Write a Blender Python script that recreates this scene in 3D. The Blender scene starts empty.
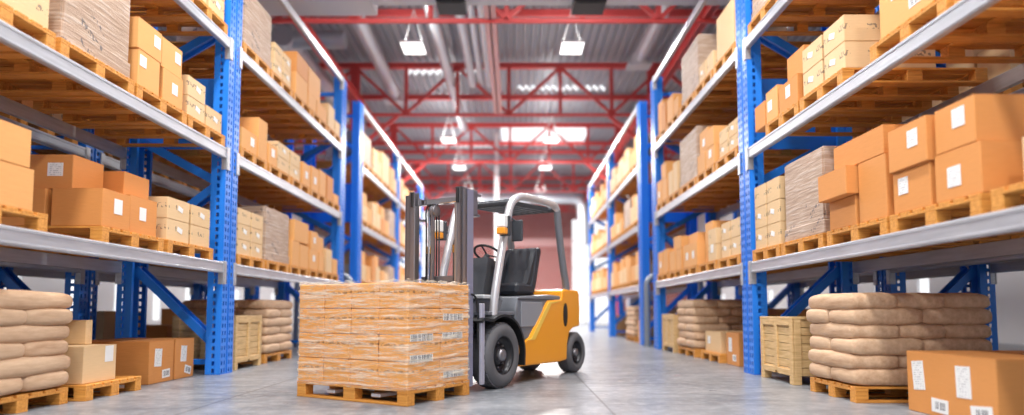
import bpy, bmesh, math, random
from mathutils import Vector, Matrix
R = random.Random(7)
scn = bpy.context.scene
C = scn.collection
PI = math.pi

# ------------------------------------------------------------------ materials
def mat(name, base=(.8, .8, .8), rough=.6, metal=0., emis=None, estr=0.):
    m = bpy.data.materials.new(name); m.use_nodes = True
    b = m.node_tree.nodes['Principled BSDF']
    b.inputs['Base Color'].default_value = (*base, 1)
    b.inputs['Roughness'].default_value = rough
    b.inputs['Metallic'].default_value = metal
    if emis:
        b.inputs['Emission Color'].default_value = (*emis, 1)
        b.inputs['Emission Strength'].default_value = estr
    return m
def nt(m): return m.node_tree.nodes, m.node_tree.links, m.node_tree.nodes['Principled BSDF']
def coords(m, scale=(1, 1, 1), kind='Object', rot=(0, 0, 0)):
    n, l, b = nt(m)
    tc = n.new('ShaderNodeTexCoord'); mp = n.new('ShaderNodeMapping')
    mp.inputs['Scale'].default_value = scale; mp.inputs['Rotation'].default_value = rot
    l.new(tc.outputs[kind], mp.inputs['Vector']); return mp.outputs['Vector']
def noise(m, vec, scale=5, detail=3, rough=.5):
    n, l, b = nt(m); t = n.new('ShaderNodeTexNoise')
    t.inputs['Scale'].default_value = scale; t.inputs['Detail'].default_value = detail; t.inputs['Roughness'].default_value = rough
    l.new(vec, t.inputs['Vector']); return t.outputs['Fac']
def ramp(m, fac, stops):
    n, l, b = nt(m); r = n.new('ShaderNodeValToRGB'); e = r.color_ramp.elements
    while len(e) < len(stops): e.new(.5)
    for i, (p, c) in enumerate(stops):
        e[i].position = p; e[i].color = (*c, 1) if len(c) == 3 else c
    l.new(fac, r.inputs['Fac']); return r.outputs['Color']
def mixc(m, fac, a, b_):
    n, l, b = nt(m); x = n.new('ShaderNodeMix'); x.data_type = 'RGBA'
    for s, v in ((x.inputs[0], fac), (x.inputs[6], a), (x.inputs[7], b_)):
        if hasattr(v, 'is_output'): l.new(v, s)
        else: s.default_value = (*v, 1) if isinstance(v, tuple) else v
    return x.outputs[2]
def math_(m, op, a, b_=0., c_=None):
    n, l, b = nt(m); x = n.new('ShaderNodeMath'); x.operation = op
    for i, v in enumerate((a, b_, c_)):
        if v is None: continue
        if hasattr(v, 'is_output'): l.new(v, x.inputs[i])
        else: x.inputs[i].default_value = v
    return x.outputs[0]
def sep(m, vec):
    n, l, b = nt(m); s = n.new('ShaderNodeSeparateXYZ'); l.new(vec, s.inputs[0]); return s.outputs
def setc(m, col): nt(m)[1].new(col, nt(m)[2].inputs['Base Color'])
def bump(m, h, dist=.01, strength=.5):
    n, l, b = nt(m); x = n.new('ShaderNodeBump'); x.inputs['Distance'].default_value = dist; x.inputs['Strength'].default_value = strength
    l.new(h, x.inputs['Height']); l.new(x.outputs[0], b.inputs['Normal'])

def objrand(m):
    n, l, b = nt(m); o = n.new('ShaderNodeObjectInfo'); return o.outputs['Random']
def tinted(name, c1, c2, rough=.7):
    """card: small colour drift between boxes, faint fibres"""
    m = mat(name, c1, rough)
    r = objrand(m); base = mixc(m, r, c1, c2)
    f = noise(m, coords(m, (3, 3, 40)), 3, 3)
    col = mixc(m, f, base, tuple(min(1, v * 1.12) for v in c2))
    setc(m, col); return m
M = {}
M['tan'] = tinted('tan_cardboard', (.68, .32, .095), (.76, .38, .13))
M['deep'] = tinted('orange_cardboard', (.61, .235, .055), (.66, .275, .075))
M['beige'] = tinted('beige_cardboard', (.66, .44, .22), (.74, .51, .28))
def wood(name, c1, c2, sc=(2, 30, 30), rough=.6):
    m = mat(name, c1, rough)
    v = coords(m, sc); f = noise(m, v, 1.6, 4, .6)
    c = ramp(m, f, [(.3, c1), (.7, c2)]); r = objrand(m)
    setc(m, c); bump(m, f, .002, .3); return m
M['pallet'] = wood('pallet_wood', (.54, .205, .028), (.80, .375, .08))
M['crate'] = wood('crate_wood', (.56, .35, .14), (.78, .54, .27), (3, 3, 30))
M['blue'] = mat('rack_blue_paint', (.018, .22, .84), .35)
M['beam'] = mat('shelf_beam_grey', (.60, .62, .66), .42, .6)
f = noise(M['beam'], coords(M['beam'], (1, 1, 12)), 2, 4); setc(M['beam'], ramp(M['beam'], f, [(.3, (.46, .48, .52)), (.7, (.58, .60, .65))]))
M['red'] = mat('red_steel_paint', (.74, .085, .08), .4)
M['redwhite'] = mat('lit_red_steel', (.78, .42, .40), .4)  # red steel with the lit underside's paleness put into the colour
M['galv'] = mat('galvanised_duct', (.62, .66, .70), .35, .6)
M['ductgrey'] = mat('duct_panel_grey', (.62, .64, .67), .5, .0)
M['white'] = mat('white_paint', (.82, .82, .82), .5)
M['black'] = mat('black_plastic', (.012, .013, .015), .5)
M['dark'] = mat('charcoal_plastic', (.045, .05, .06), .5)
M['conc'] = mat('grey_concrete', (.4, .4, .42), .8)

# label: white sheet with printed rows and a barcode, drawn over its own local x / z
def labelmat(name, kind):
    m = mat(name, (.85, .85, .84), .6)
    s = sep(m, coords(m, (1, 1, 1)))
    x, z = s[0], s[2]
    if kind == 'sheet':
        rows = math_(m, 'GREATER_THAN', math_(m, 'SINE', math_(m, 'MULTIPLY', z, 330.)), .2)
        word = math_(m, 'GREATER_THAN', noise(m, coords(m, (60, 1, 26)), 1, 1), .5)
        inx = math_(m, 'LESS_THAN', math_(m, 'ABSOLUTE', x), .058)
        k = math_(m, 'MULTIPLY', math_(m, 'MULTIPLY', rows, word), inx)
        setc(m, mixc(m, math_(m, 'MULTIPLY', k, .55), (.85, .85, .84), (.25, .25, .28)))
    else:
        bars = math_(m, 'GREATER_THAN', noise(m, coords(m, (95, 0, 0)), 1, 1), .5); hw = .066 if kind == 'barcode' else .15
        inz = math_(m, 'LESS_THAN', math_(m, 'ABSOLUTE', z), .03)
        inx = math_(m, 'LESS_THAN', math_(m, 'ABSOLUTE', x), hw)
        k = math_(m, 'MULTIPLY', math_(m, 'MULTIPLY', bars, inz), inx)
        setc(m, mixc(m, k, (.85, .85, .84), (.03, .03, .05)))
    return m
M['sheet'] = labelmat('printed_label', 'sheet')
M['barcode'] = labelmat('barcode_label', 'barcode')
M['longcode'] = labelmat('long_barcode_label', 'longcode')
M['paper'] = mat('white_paper', (.84, .84, .83), .6)

# cartons with stencilled marks on the faces
def printed(name):
    m = tinted(name, (.66, .44, .22), (.74, .52, .29))
    n, l, b = nt(m)
    base = b.inputs['Base Color'].links[0].from_socket
    s = sep(m, coords(m)); z = s[2]
    band = math_(m, 'LESS_THAN', math_(m, 'ABSOLUTE', math_(m, 'SUBTRACT', z, .15)), .028)
    ch = math_(m, 'GREATER_THAN', noise(m, coords(m, (34, 34, 26)), 1, 1), .54)
    wide = math_(m, 'GREATER_THAN', noise(m, coords(m, (4.5, 4.5, .1)), 1, 0), .5)
    k = math_(m, 'MULTIPLY', math_(m, 'MULTIPLY', band, ch), wide)
    setc(m, mixc(m, math_(m, 'MULTIPLY', k, .75), base, (.16, .12, .1))); return m
M['printed'] = printed('printed_beige_cardboard')

# pale wrapped goods with film creases and stencilled marks
def wrapped(name, c1, c2):
    m = mat(name, c1, .6)
    f = noise(m, coords(m, (1.2, 1.2, 16), rot=(.15, .12, 0)), 2.2, 5, .62)
    c = ramp(m, f, [(.28, c1), (.52, c2), (.72, (.62, .52, .45))])
    vo = nt(m)[0].new('ShaderNodeTexVoronoi'); vo.inputs['Scale'].default_value = 2.3
    nt(m)[1].new(coords(m), vo.inputs['Vector'])
    patch = math_(m, 'LESS_THAN', vo.outputs['Distance'], .46)
    ch = math_(m, 'GREATER_THAN', noise(m, coords(m, (30, 30, 22), rot=(.5, .4, .3)), 1, 1), .55)
    line = math_(m, 'GREATER_THAN', math_(m, 'SINE', math_(m, 'MULTIPLY', sep(m, coords(m, rot=(.5, .5, 0)))[2], 42.)), .5)
    k = math_(m, 'MULTIPLY', math_(m, 'MULTIPLY', patch, ch), line)
    setc(m, mixc(m, math_(m, 'MULTIPLY', k, .8), c, (.12, .11, .12)))
    bump(m, f, .02, .55); return m
M['wrapgrey'] = wrapped('film_wrapped_goods', (.36, .24, .165), (.48, .34, .25))

# clear stretch film: pale streaks over transparent, with highlights put into the colour
def film(name):
    m = mat(name, (1., .92, .76), .12)
    n, l, b = nt(m)
    v = coords(m, (.8, .8, 11), rot=(.05, -.06, 0))
    f = noise(m, v, 2.4, 6, .66)
    v2 = coords(m, (2.5, 2.5, 30), rot=(-.16, .13, 0)); f2 = noise(m, v2, 2, 4, .6)
    bump(m, f, .03, .6)
    tr = n.new('ShaderNodeBsdfTransparent'); mx = n.new('ShaderNodeMixShader')
    a = n.new('ShaderNodeMapRange'); a.inputs[1].default_value = .48; a.inputs[2].default_value = .64
    a.inputs[3].default_value = .02; a.inputs[4].default_value = .6
    l.new(math_(m, 'MAXIMUM', f, math_(m, 'MULTIPLY', f2, .98)), a.inputs[0])
    l.new(a.outputs[0], mx.inputs[0]); l.new(tr.outputs[0], mx.inputs[1]); l.new(b.outputs[0], mx.inputs[2])
    l.new(mx.outputs[0], n['Material Output'].inputs['Surface']); return m
M['film'] = film('stretch_film')

def sackmat():
    m = mat('sack_paper', (.55, .38, .25), .75)
    f = noise(m, coords(m, (9, 1.6, 9)), 2, 5, .6); r = objrand(m)
    a = ramp(m, f, [(.3, (.50, .29, .165)), (.7, (.74, .51, .33))])
    setc(m, mixc(m, math_(m, 'MULTIPLY', r, .35), a, (.62, .46, .31)))
    bump(m, f, .012, .5); return m
M['sack'] = sackmat()

# ------------------------------------------------------------------ mesh helpers
class MB:
    def __init__(s): s.v = []; s.f = []; s.sm = []
    def add(s, vs, fs, smooth=False):
        o = len(s.v); s.v += [tuple(v) for v in vs]
        for f in fs: s.f.append(tuple(o + i for i in f)); s.sm.append(smooth)
        return s
    def box(s, x0, x1, y0, y1, z0, z1, ch=0.):
        if ch > 0:
            bm = bmesh.new(); bmesh.ops.create_cube(bm, size=1)
            for v in bm.verts: v.co = ((x0 + x1) / 2 + v.co.x * (x1 - x0), (y0 + y1) / 2 + v.co.y * (y1 - y0), (z0 + z1) / 2 + v.co.z * (z1 - z0))
            bmesh.ops.bevel(bm, geom=bm.edges[:], offset=ch, segments=1, affect='EDGES', profile=.5)
            s.add([v.co[:] for v in bm.verts], [[v.index for v in f.verts] for f in bm.faces]); bm.free(); return s
        vs = [(x, y, z) for x in (x0, x1) for y in (y0, y1) for z in (z0, z1)]
        return s.add(vs, [(0, 1, 3, 2), (4, 6, 7, 5), (0, 4, 5, 1), (2, 3, 7, 6), (0, 2, 6, 4), (1, 5, 7, 3)])
    def bar(s, p, q, w, h=None, up=(0, 0, 1)):
        """rectangular bar from p to q; w across, h along the up side"""
        h = h or w; p, q = Vector(p), Vector(q); d = (q - p).normalized(); u = Vector(up)
        if abs(d.dot(u)) > .97: u = Vector((0, 1, 0))
        a = d.cross(u).normalized(); b = a.cross(d).normalized()
        vs = [c + a * (i * w / 2) + b * (j * h / 2) for c in (p, q) for i, j in ((-1, -1), (1, -1), (1, 1), (-1, 1))]
        return s.add(vs, [(3, 2, 1, 0), (4, 5, 6, 7), (0, 1, 5, 4), (1, 2, 6, 5), (2, 3, 7, 6), (3, 0, 4, 7)])
    def tube(s, pts, r, n=10, close=False, flat=1.):
        pts = [Vector(p) for p in pts]; k = len(pts); vs = []; prev = None
        for i, p in enumerate(pts):
            if close: d = pts[(i + 1) % k] - pts[i - 1]
            else: d = pts[min(i + 1, k - 1)] - pts[max(i - 1, 0)]
            d.normalize()
            if prev is None:
                u = Vector((0, 0, 1)) if abs(d.z) < .9 else Vector((0, 1, 0)); a = d.cross(u).normalized()
            else: a = (prev - d * prev.dot(d)).normalized()
            prev = a; b = d.cross(a)
            for j in range(n):
                t = 2 * PI * j / n; vs.append(p + a * math.cos(t) * r * flat + b * math.sin(t) * r)
        fs = []
        for i in range(k if close else k - 1):
            for j in range(n):
                i2 = (i + 1) % k; fs.append((i * n + j, i * n + (j + 1) % n, i2 * n + (j + 1) % n, i2 * n + j))
        s.add(vs, fs, True)
        if not close:
            s.add([vs[j] for j in range(n)], [tuple(range(n))[::-1]]); s.add([vs[(k - 1) * n + j] for j in range(n)], [tuple(range(n))])
        return s
    def lathe(s, prof, n=32, axis='y', c=(0, 0, 0)):
        """profile of (radius, position along axis)"""
        vs = []
        for r, t in prof:
            for j in range(n):
                a = 2 * PI * j / n; x, z = r * math.cos(a), r * math.sin(a)
                vs.append((c[0] + x, c[1] + t, c[2] + z) if axis == 'y' else (c[0] + x, c[1] + z, c[2] + t))
        fs = [(i * n + j, (i + 1) * n + j, (i + 1) * n + (j + 1) % n, i * n + (j + 1) % n) for i in range(len(prof) - 1) for j in range(n)]
        return s.add(vs, fs, True)
    def prism(s, prof, y0, y1, inset=None):
        """polygon in x,z extruded along y"""
        n = len(prof); vs = [(x, y0, z) for x, z in prof] + [(x, y1, z) for x, z in prof]
        fs = [tuple(range(n)), tuple(range(2 * n - 1, n - 1, -1))] + [(i, i + n, (i + 1) % n + n, (i + 1) % n) for i in range(n)]
        return s.add(vs, fs)
    def mesh(s, name, m):
        me = bpy.data.meshes.new(name); me.from_pydata(s.v, [], s.f)
        me.polygons.foreach_set('use_smooth', s.sm); me.materials.append(m)
        bm = bmesh.new(); bm.from_mesh(me); bmesh.ops.recalc_face_normals(bm, faces=bm.faces); bm.to_mesh(me); bm.free()
        return me
def link(name, me, parent=None, loc=(0, 0, 0), rot=(0, 0, 0)):
    o = bpy.data.objects.new(name, me); C.objects.link(o); o.location = loc; o.rotation_euler = rot
    if parent is not None: o.parent = parent
    return o
def obj(name, mb, m, parent=None, loc=(0, 0, 0), rot=(0, 0, 0)):
    return link(name, mb.mesh(name, m), parent, loc, rot)
def tag(o, label, cat, group=None):
    o['label'] = label; o['category'] = cat
    if group: o['group'] = group
    return o
def thing(name, label, cat, loc=(0, 0, 0), rotz=0, group=None):
    return tag(link(name, None, None, loc, (0, 0, rotz)), label, cat, group)
def struct(name, mb, m, parent=None):
    o = obj(name, mb, m, parent); o['kind'] = 'structure'; return o

ORD = ['nearest', 'second', 'third', 'fourth', 'fifth', 'sixth']
LEV = {0: 'floor', 1: 'lowest shelf', 2: 'middle shelf', 3: 'top shelf'}

# ------------------------------------------------------------------ pallets
_pal = {}
def pallet_mesh(L, W, H=.15):
    k = (round(L, 2), round(W, 2))
    if k in _pal: return _pal[k]
    b = MB(); t = H * .15; bl = H - 3 * t
    ys = [(-W / 2, -W / 2 + .11), (-.065, .065), (W / 2 - .11, W / 2)]
    xs = [(-L / 2, -L / 2 + .12), (-.075, .075), (L / 2 - .12, L / 2)]
    for y0, y1 in ys: b.box(-L / 2, L / 2, y0, y1, 0, t, .003)
    for x0, x1 in xs:
        for y0, y1 in ys: b.box(x0, x1, y0 + .002, y1 - .002, t, t + bl, .004)
        b.box(x0, x1, -W / 2, W / 2, t + bl, H - t, .003)
    n = 7; w = W / n * .8
    for i in range(n):
        y = -W / 2 + w / 2 + (W - w) * i / (n - 1); b.box(-L / 2, L / 2, y - w / 2, y + w / 2, H - t, H, .003)
    _pal[k] = b.mesh('wooden_pallet', M['pallet']); return _pal[k]
def pallet(x, y, z, L, W, label, group, rz=0.):
    return tag(link('wooden_pallet', pallet_mesh(L, W), None, (x, y, z), (0, 0, rz)), label, 'pallet', group)

# ------------------------------------------------------------------ cartons
_car = {}
def carton_mesh(dx, dy, dz, st):
    k = (round(dx, 2), round(dy, 2), round(dz, 2), st)
    if k in _car: return _car[k]
    b = MB(); g = .004
    b.box(-dx / 2 + g, dx / 2 - g, -dy / 2 + g, dy / 2 - g, 0, dz - .004, .006)
    # the two closed top flaps and the side lip of the lid
    b.box(-dx / 2 + .005, -.002, -dy / 2 + .005, dy / 2 - .005, dz - .006, dz - .001, .001)
    b.box(.002, dx / 2 - .005, -dy / 2 + .005, dy / 2 - .005, dz - .006, dz - .001, .001)
    _car[k] = b.mesh('carton', M[st]); return _car[k]
_lab = {}
def label_mesh(w, h, st):
    k = (w, h, st)
    if k not in _lab: _lab[k] = MB().box(-w / 2, w / 2, -.0015, .0015, -h / 2, h / 2).mesh('label', M[st])
    return _lab[k]
STY = {'tan': 'plain tan', 'deep': 'orange-brown', 'beige': 'pale beige', 'printed': 'stencil-marked beige'}
def carton(side, xf, yn, yf, z0, z1, dx=0., dep=.66, st='tan', lab=None, label='', group=None, rz=0.):
    """side -1 left rack, 1 right rack; xf front plane; dx set-back; lab = list of (face, along, up, w, h, kind, tilt)"""
    dy = yf - yn; x = xf + side * (dx + dep / 2)
    o = tag(link('printed_carton' if st == 'printed' else 'carton', carton_mesh(dep, dy - .01, z1 - z0 - .002, st), None, (x, (yn + yf) / 2, z0 + .001), (0, 0, rz)),
            label, 'box', group)
    for (face, a, u, w, h, kind, tilt) in (lab or []):
        ll = link('label', label_mesh(w, h, kind), o)
        if face == 'f':     # towards the aisle
            ll.location = (-side * (dep / 2 - .002), a, u); ll.rotation_euler = Matrix.Rotation(side * -PI / 2, 3, 'Z').to_euler()
            ll.rotation_euler = (Matrix.Rotation(-side * PI / 2, 3, 'Z') @ Matrix.Rotation(tilt, 3, 'Y')).to_euler()
        else:               # towards the camera
            ll.location = (a, -(dy - .01) / 2 + .002, u); ll.rotation_euler = (0, tilt, 0)
    return o
def wrapped_load(side, xf, yn, yf, z0, z1, label, group=None, dx=0.02, dep=1.0):
    dy = yf - yn; H = z1 - z0
    t = thing('wrapped_load', label, 'wrapped load', (xf + side * (dx + dep / 2), (yn + yf) / 2, z0 + .001), 0, group)
    bm = bmesh.new(); bmesh.ops.create_cube(bm, size=1)
    for v in bm.verts: v.co = (v.co.x * (dep - .03), v.co.y * (dy - .04), (v.co.z + .5) * H)
    bmesh.ops.bevel(bm, geom=bm.edges[:], offset=.02, segments=2, affect='EDGES')
    me = bpy.data.meshes.new('wrapped_stack'); bm.to_mesh(me); bm.free(); me.materials.append(M['wrapgrey'])
    link('wrapped_stack', me, t)
    b = MB()   # doubled film collar round the foot
    b.box(-dep / 2 + .004, dep / 2 - .004, -dy / 2 + .008, dy / 2 - .008, 0.0, H * .16, .01)
    obj('film_collar', b, M['wrapgrey'], t)
    return t

# ------------------------------------------------------------------ sacks
def sack_mesh(lx, ly, h, seed):
    rr = random.Random(seed); bm = bmesh.new(); bmesh.ops.create_uvsphere(bm, u_segments=28, v_segments=14, radius=1)
    ph = [rr.uniform(0, 6) for _ in range(6)]
    for v in bm.verts:
        x, y, z = v.co; s = lambda a, e: math.copysign(abs(a) ** e, a)
        X, Y, Z = s(x, .26), s(y, .26), s(z, .55)
        puff = 1 - .22 * (abs(X) ** 4 + abs(Y) ** 4) / 2
        w = .045 * math.sin(5 * X + ph[0]) * math.sin(4 * Y + ph[1]) + .03 * math.sin(9 * Y + ph[2] + 3 * X)
        v.co = (X * lx / 2 * (1 + .018 * math.sin(6 * Y + ph[3])), Y * ly / 2 * (1 + .018 * math.sin(6 * X + ph[4])), h / 2 + Z * h / 2 * (puff + w * (1 if Z > 0 else .3)))
    for f in bm.faces: f.smooth = True
    me = bpy.data.meshes.new('sack'); bm.to_mesh(me); bm.free(); me.materials.append(M['sack']); return me
_sk = {}
def sack_stack(side, xf, yn, yf, ztop, where, rows=6, dep=1.36, base='grey-stained wooden pallet'):
    W = yf - yn; x = xf + side * (dep / 2)
    pallet(x, (yn + yf) / 2, 0, dep, W, 'wooden pallet under the sacks ' + where, 'pallets on the floor')
    z = .15; h = (ztop - .15) / rows
    rown = ['bottom', 'second', 'third', 'fourth', 'fifth', 'topmost']
    for r in range(rows):
        lay = []
        if r % 2 == 0:
            for i in range(2):
                for j in range(2): lay.append((dep / 2 * (i + .5), W / 2 * (j + .5), dep / 2, W / 2, ('front', 'rear')[i] + ' ' + ('near', 'far')[j]))
        else:
            for i in range(3): lay.append((dep / 3 * (i + .5), W / 2, dep / 3, W, ('aisle', 'middle', 'rear')[i]))
        for (px, py, lx, ly, nm) in lay:
            if 'rear' in nm and r < rows - 2 and side * 1 > 5: continue
            k = (round(lx, 2), round(ly, 2), round(h, 3), R.randint(0, 2))
            if k not in _sk: _sk[k] = sack_mesh(lx * 1.03 + .035, ly * 1.03 + .035, h * 1.27, k[3])
            o = link('sack', _sk[k], None, (xf + side * px + R.uniform(-.012, .012), yn + py + R.uniform(-.012, .012), z), (0, 0, R.uniform(-.02, .02)))
            tag(o, f'tan sack, {nm} one of the {rown[min(r,5)]} layer, {where}', 'sack', 'sacks ' + where)
        z += h

# ------------------------------------------------------------------ racks
LV = [1.51, 3.07, 4.61, 6.2]; FW = .38; XD = .20
def upright_mesh(H=6.2):
    """open perforated column: profile in x (depth) / y (aisle width); front at x=0, aisle side faces -x"""
    b = MB(); sz = .10
    nrow = int(H / sz)
    def strip(p, q, slots, z0=0., z1=H):
        # p,q plan points; slots: list of (t0,t1) holes across
        p, q = Vector((*p, 0)), Vector((*q, 0)); cuts = sorted({0., 1., *[t for s in slots for t in s]})
        zs = []
        for i in range(nrow + 1):
            zb = i * sz; zs += [zb + .024, zb + .08] if zb + .08 < H else []
        zs = [0.] + zs + [H]
        for zi in range(len(zs) - 1):
            hole = zi % 2 == 1
            for ci in range(len(cuts) - 1):
                if hole and any(abs(cuts[ci] - s[0]) < 1e-6 for s in slots): continue
                a, c = p.lerp(q, cuts[ci]), p.lerp(q, cuts[ci + 1])
                b.add([(a.x, a.y, zs[zi]), (c.x, c.y, zs[zi]), (c.x, c.y, zs[zi + 1]), (a.x, a.y, zs[zi + 1])], [(0, 1, 2, 3)])
    w = FW
    # two back-to-back channels with a groove between
    for y0, y1 in ((0, w * .44), (w * .56, w)):
        d = y1 - y0
        strip((0, y0), (0, y1), [(.18, .36), (.64, .82)])
    for y0 in (0, w):
        strip((0, y0), (XD, y0), [(.38, .58)])
    strip((0, w * .44), (.05, w * .44), []); strip((.05, w * .44), (.05, w * .56), []); strip((.05, w * .56), (0, w * .56), [])
    for y0, y1 in ((0, .05), (w - .05, w)): strip((XD, y0), (XD, y1), [])
    b.box(-.0, XD, .0, w, 0, .012)            # foot plate
    b.box(.012, XD - .01, w * .47, w * .53, 0, H)   # web between the channels
    me = b.mesh('upright', M['blue']); return me
UP = upright_mesh()
def rack(name_label, side, xf, dep, frames, levels, gname, groupr, detail=True):
    t = thing('pallet_rack', name_label, 'storage rack', (xf, frames[0], 0), 0, groupr)
    xr = side * dep
    for fy in frames:
        y = fy - frames[0]
        for k, fx in enumerate((0, xr)):
            o = link('upright', UP, t, (fx, y + (0 if (side if k == 0 else -side) > 0 else FW), 0), (0, 0, 0 if (side if k == 0 else -side) > 0 else PI))
        ym = y + FW / 2; a, c = side * (XD - .03), side * (dep - XD + .03)
        segs = [((c, 1.42), (a, .42)), ((a, 2.62), (c, 3.2)), ((a, 2.58), (c, 1.75)), ((c, 4.15), (a, 4.8)), ((a, 5.0), (c, 5.75))]
        for (x0, z0), (x1, z1) in segs:
            b = MB()
            for dy in (-.07, .07): b.bar((x0, ym + dy, z0), (x1, ym + dy, z1), .035, .11)
            b.bar((x0, ym, z0), (x1, ym, z1), .16, .02)
            obj('diagonal_brace', b, M['blue'], t)
        for z in (.16, 1.6, 5.85):
            obj('cross_bar', MB().box(min(a, c), max(a, c), ym - .05, ym + .05, z - .035, z + .035, .004), M['blue'], t)
        obj('side_plate', MB().box(min(a, c), max(a, c), ym - .015, ym + .015, 3.1, 4.1, .004), M['blue'], t)
    for i in range(len(frames) - 1):
        y0 = frames[i] + FW - frames[0]; y1 = frames[i + 1] - frames[0]
        for z in levels:
            for k, fx in enumerate((0, xr)):
                s = side if k == 0 else -side
                b = MB()
                hh = .15
                x0, x1 = sorted((fx - s * .006, fx + s * .055))
                b.box(x0, x1, y0, y1, z - hh, z, .006)
                xa, xb = sorted((fx - s * .012, fx + s * .02))
                b.box(xa, xb, y0, y1, z - .035, z - .008, .004)
                b.box(xa, xb, y0, y1, z - hh + .008, z - hh + .03, .004)
                bo = obj('beam', b, M['beam'], t)
                for yy in (y0, y1):
                    e = MB(); ya, yb = (yy - .075, yy + .012) if yy == y0 else (yy - .012, yy + .075)
                    xa, xb = sorted((fx - s * .02, fx - s * .002))
                    e.box(xa, xb, ya, yb, z - .3, z + .012, .004)
                    xa, xb = sorted((fx - s * .02, fx + s * .06))
                    e.box(xa, xb, yy - .006, yy + .006, z - .3, z + .012, .002)
                    obj('beam_connector', e, M['beam'], bo)
    return t
XL, XR = -3.92, 3.2
DEP = 1.42
FA = [2.62, 8.6, 14.32]; FB = [16.0, 21.4, 26.9]
rack('blue and grey pallet rack on the left, nearest of the left row', -1, XL, DEP, FA, LV, '', 'blue pallet racks')
rack('blue and grey pallet rack on the right, nearest of the right row', 1, XR, DEP, FA, LV, '', 'blue pallet racks')
rack('blurred blue pallet rack on the left beyond the first rack gap', -1, XL, DEP, FB, LV, '', 'blue pallet racks')
rack('blurred blue pallet rack on the right beyond the first rack gap', 1, XR, DEP, FB, LV, '', 'blue pallet racks')
XL2, XR2 = XL - DEP - .5, XR + DEP + .45
rack('shaded blue rack standing back to back behind the near left rack', -1, XL2, 1.4, FA, LV, '', 'blue pallet racks')
rack('shaded blue rack standing back to back behind the near right rack', 1, XR2, 1.4, FA, LV, '', 'blue pallet racks')

# ------------------------------------------------------------------ loads on the shelves
def lb(kind='paper', face='f', a=0., u=.2, w=.13, h=.13, tilt=0.): return (face, a, u, w, h, kind, tilt)
SN = {-1: 'left', 1: 'right'}
def fill(side, bay, lv, pals, boxes, wraps=()):
    """pals [(y0,y1)], boxes [(yn,yf,z0,z1,dx,dep,style,labels)], wraps [(yn,yf,ztop)]; z measured above the pallet deck"""
    xf = (XL if side < 0 else XR) + side * .012; zb = LV[lv - 1]; zd = zb + .15
    place = f'{SN[side]} rack, {bay} bay, {LEV[lv]}'
    for i, (a, c) in enumerate(pals):
        pallet(xf + side * (DEP / 2 - .01), (a + c) / 2, zb, DEP - .0, round(c - a, 2), f'wooden pallet, {ORD[i]} from the near end, {place}', f'pallets on the racks')
    boxes = [(*b, *[0., .66, 'tan', None][len(b) - 4:]) for b in boxes]
    rec = []
    for b in boxes:
        ym = (b[0] + b[1]) / 2
        pi = min(range(len(pals)), key=lambda i: abs((pals[i][0] + pals[i][1]) / 2 - ym)) if pals else 0
        rec.append((pi, b))
    for pi in sorted({r[0] for r in rec}):
        grp = [r[1] for r in rec if r[0] == pi]
        cnt = {}
        for b in grp:
            tier = ['bottom', 'second', 'third', 'fourth'][min(3, sum(1 for o in grp if o[3] <= b[2] + .02 and min(o[1], b[1]) > max(o[0], b[0]) and abs(o[4] - b[4]) < .5))]
            cols = sorted({(round(o[0], 1), o[4]) for o in grp})
            ci = cols.index((round(b[0], 1), b[4])) if len(cols) > 1 else None
            col = '' if ci is None else (' near' if ci == 0 else (' far' if ci == len(cols) - 1 else (' middle' if len(cols) == 3 else f' {ORD[ci]}')))
            key = (tier, col); cnt[key] = cnt.get(key, 0) + 1
            if cnt[key] > 1: col += ' inner'
            extra = 'labelled ' if b[7] else ''
            lab = f'{extra}{STY[b[6]]} box,{col} {tier} tier, {ORD[pi]} pallet, {place}'
            carton(side, xf, b[0], b[1], zd + b[2], zd + b[3], b[4], b[5], b[6], b[7], lab, f'boxes on the {SN[side]} rack, {LEV[lv]}')
    for (a, c, h) in wraps:
        wrapped_load(side, xf, a, c, zd, zd + h, f'film-wrapped load with stencilled marks, {place}', 'film-wrapped loads')
def pr(cols, rows, z0=0., h=.28, st='printed', dx=.02, dep=.5, lab=True):
    out = []
    for (a, c) in cols:
        for r in range(rows): out.append((a, c, z0 + r * h, z0 + (r + 1) * h, dx, dep, st, [lb('paper', 'f', .03, h * .55, .11, .06, .25)] if lab and R.random() < .6 else None))
    return out

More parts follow.
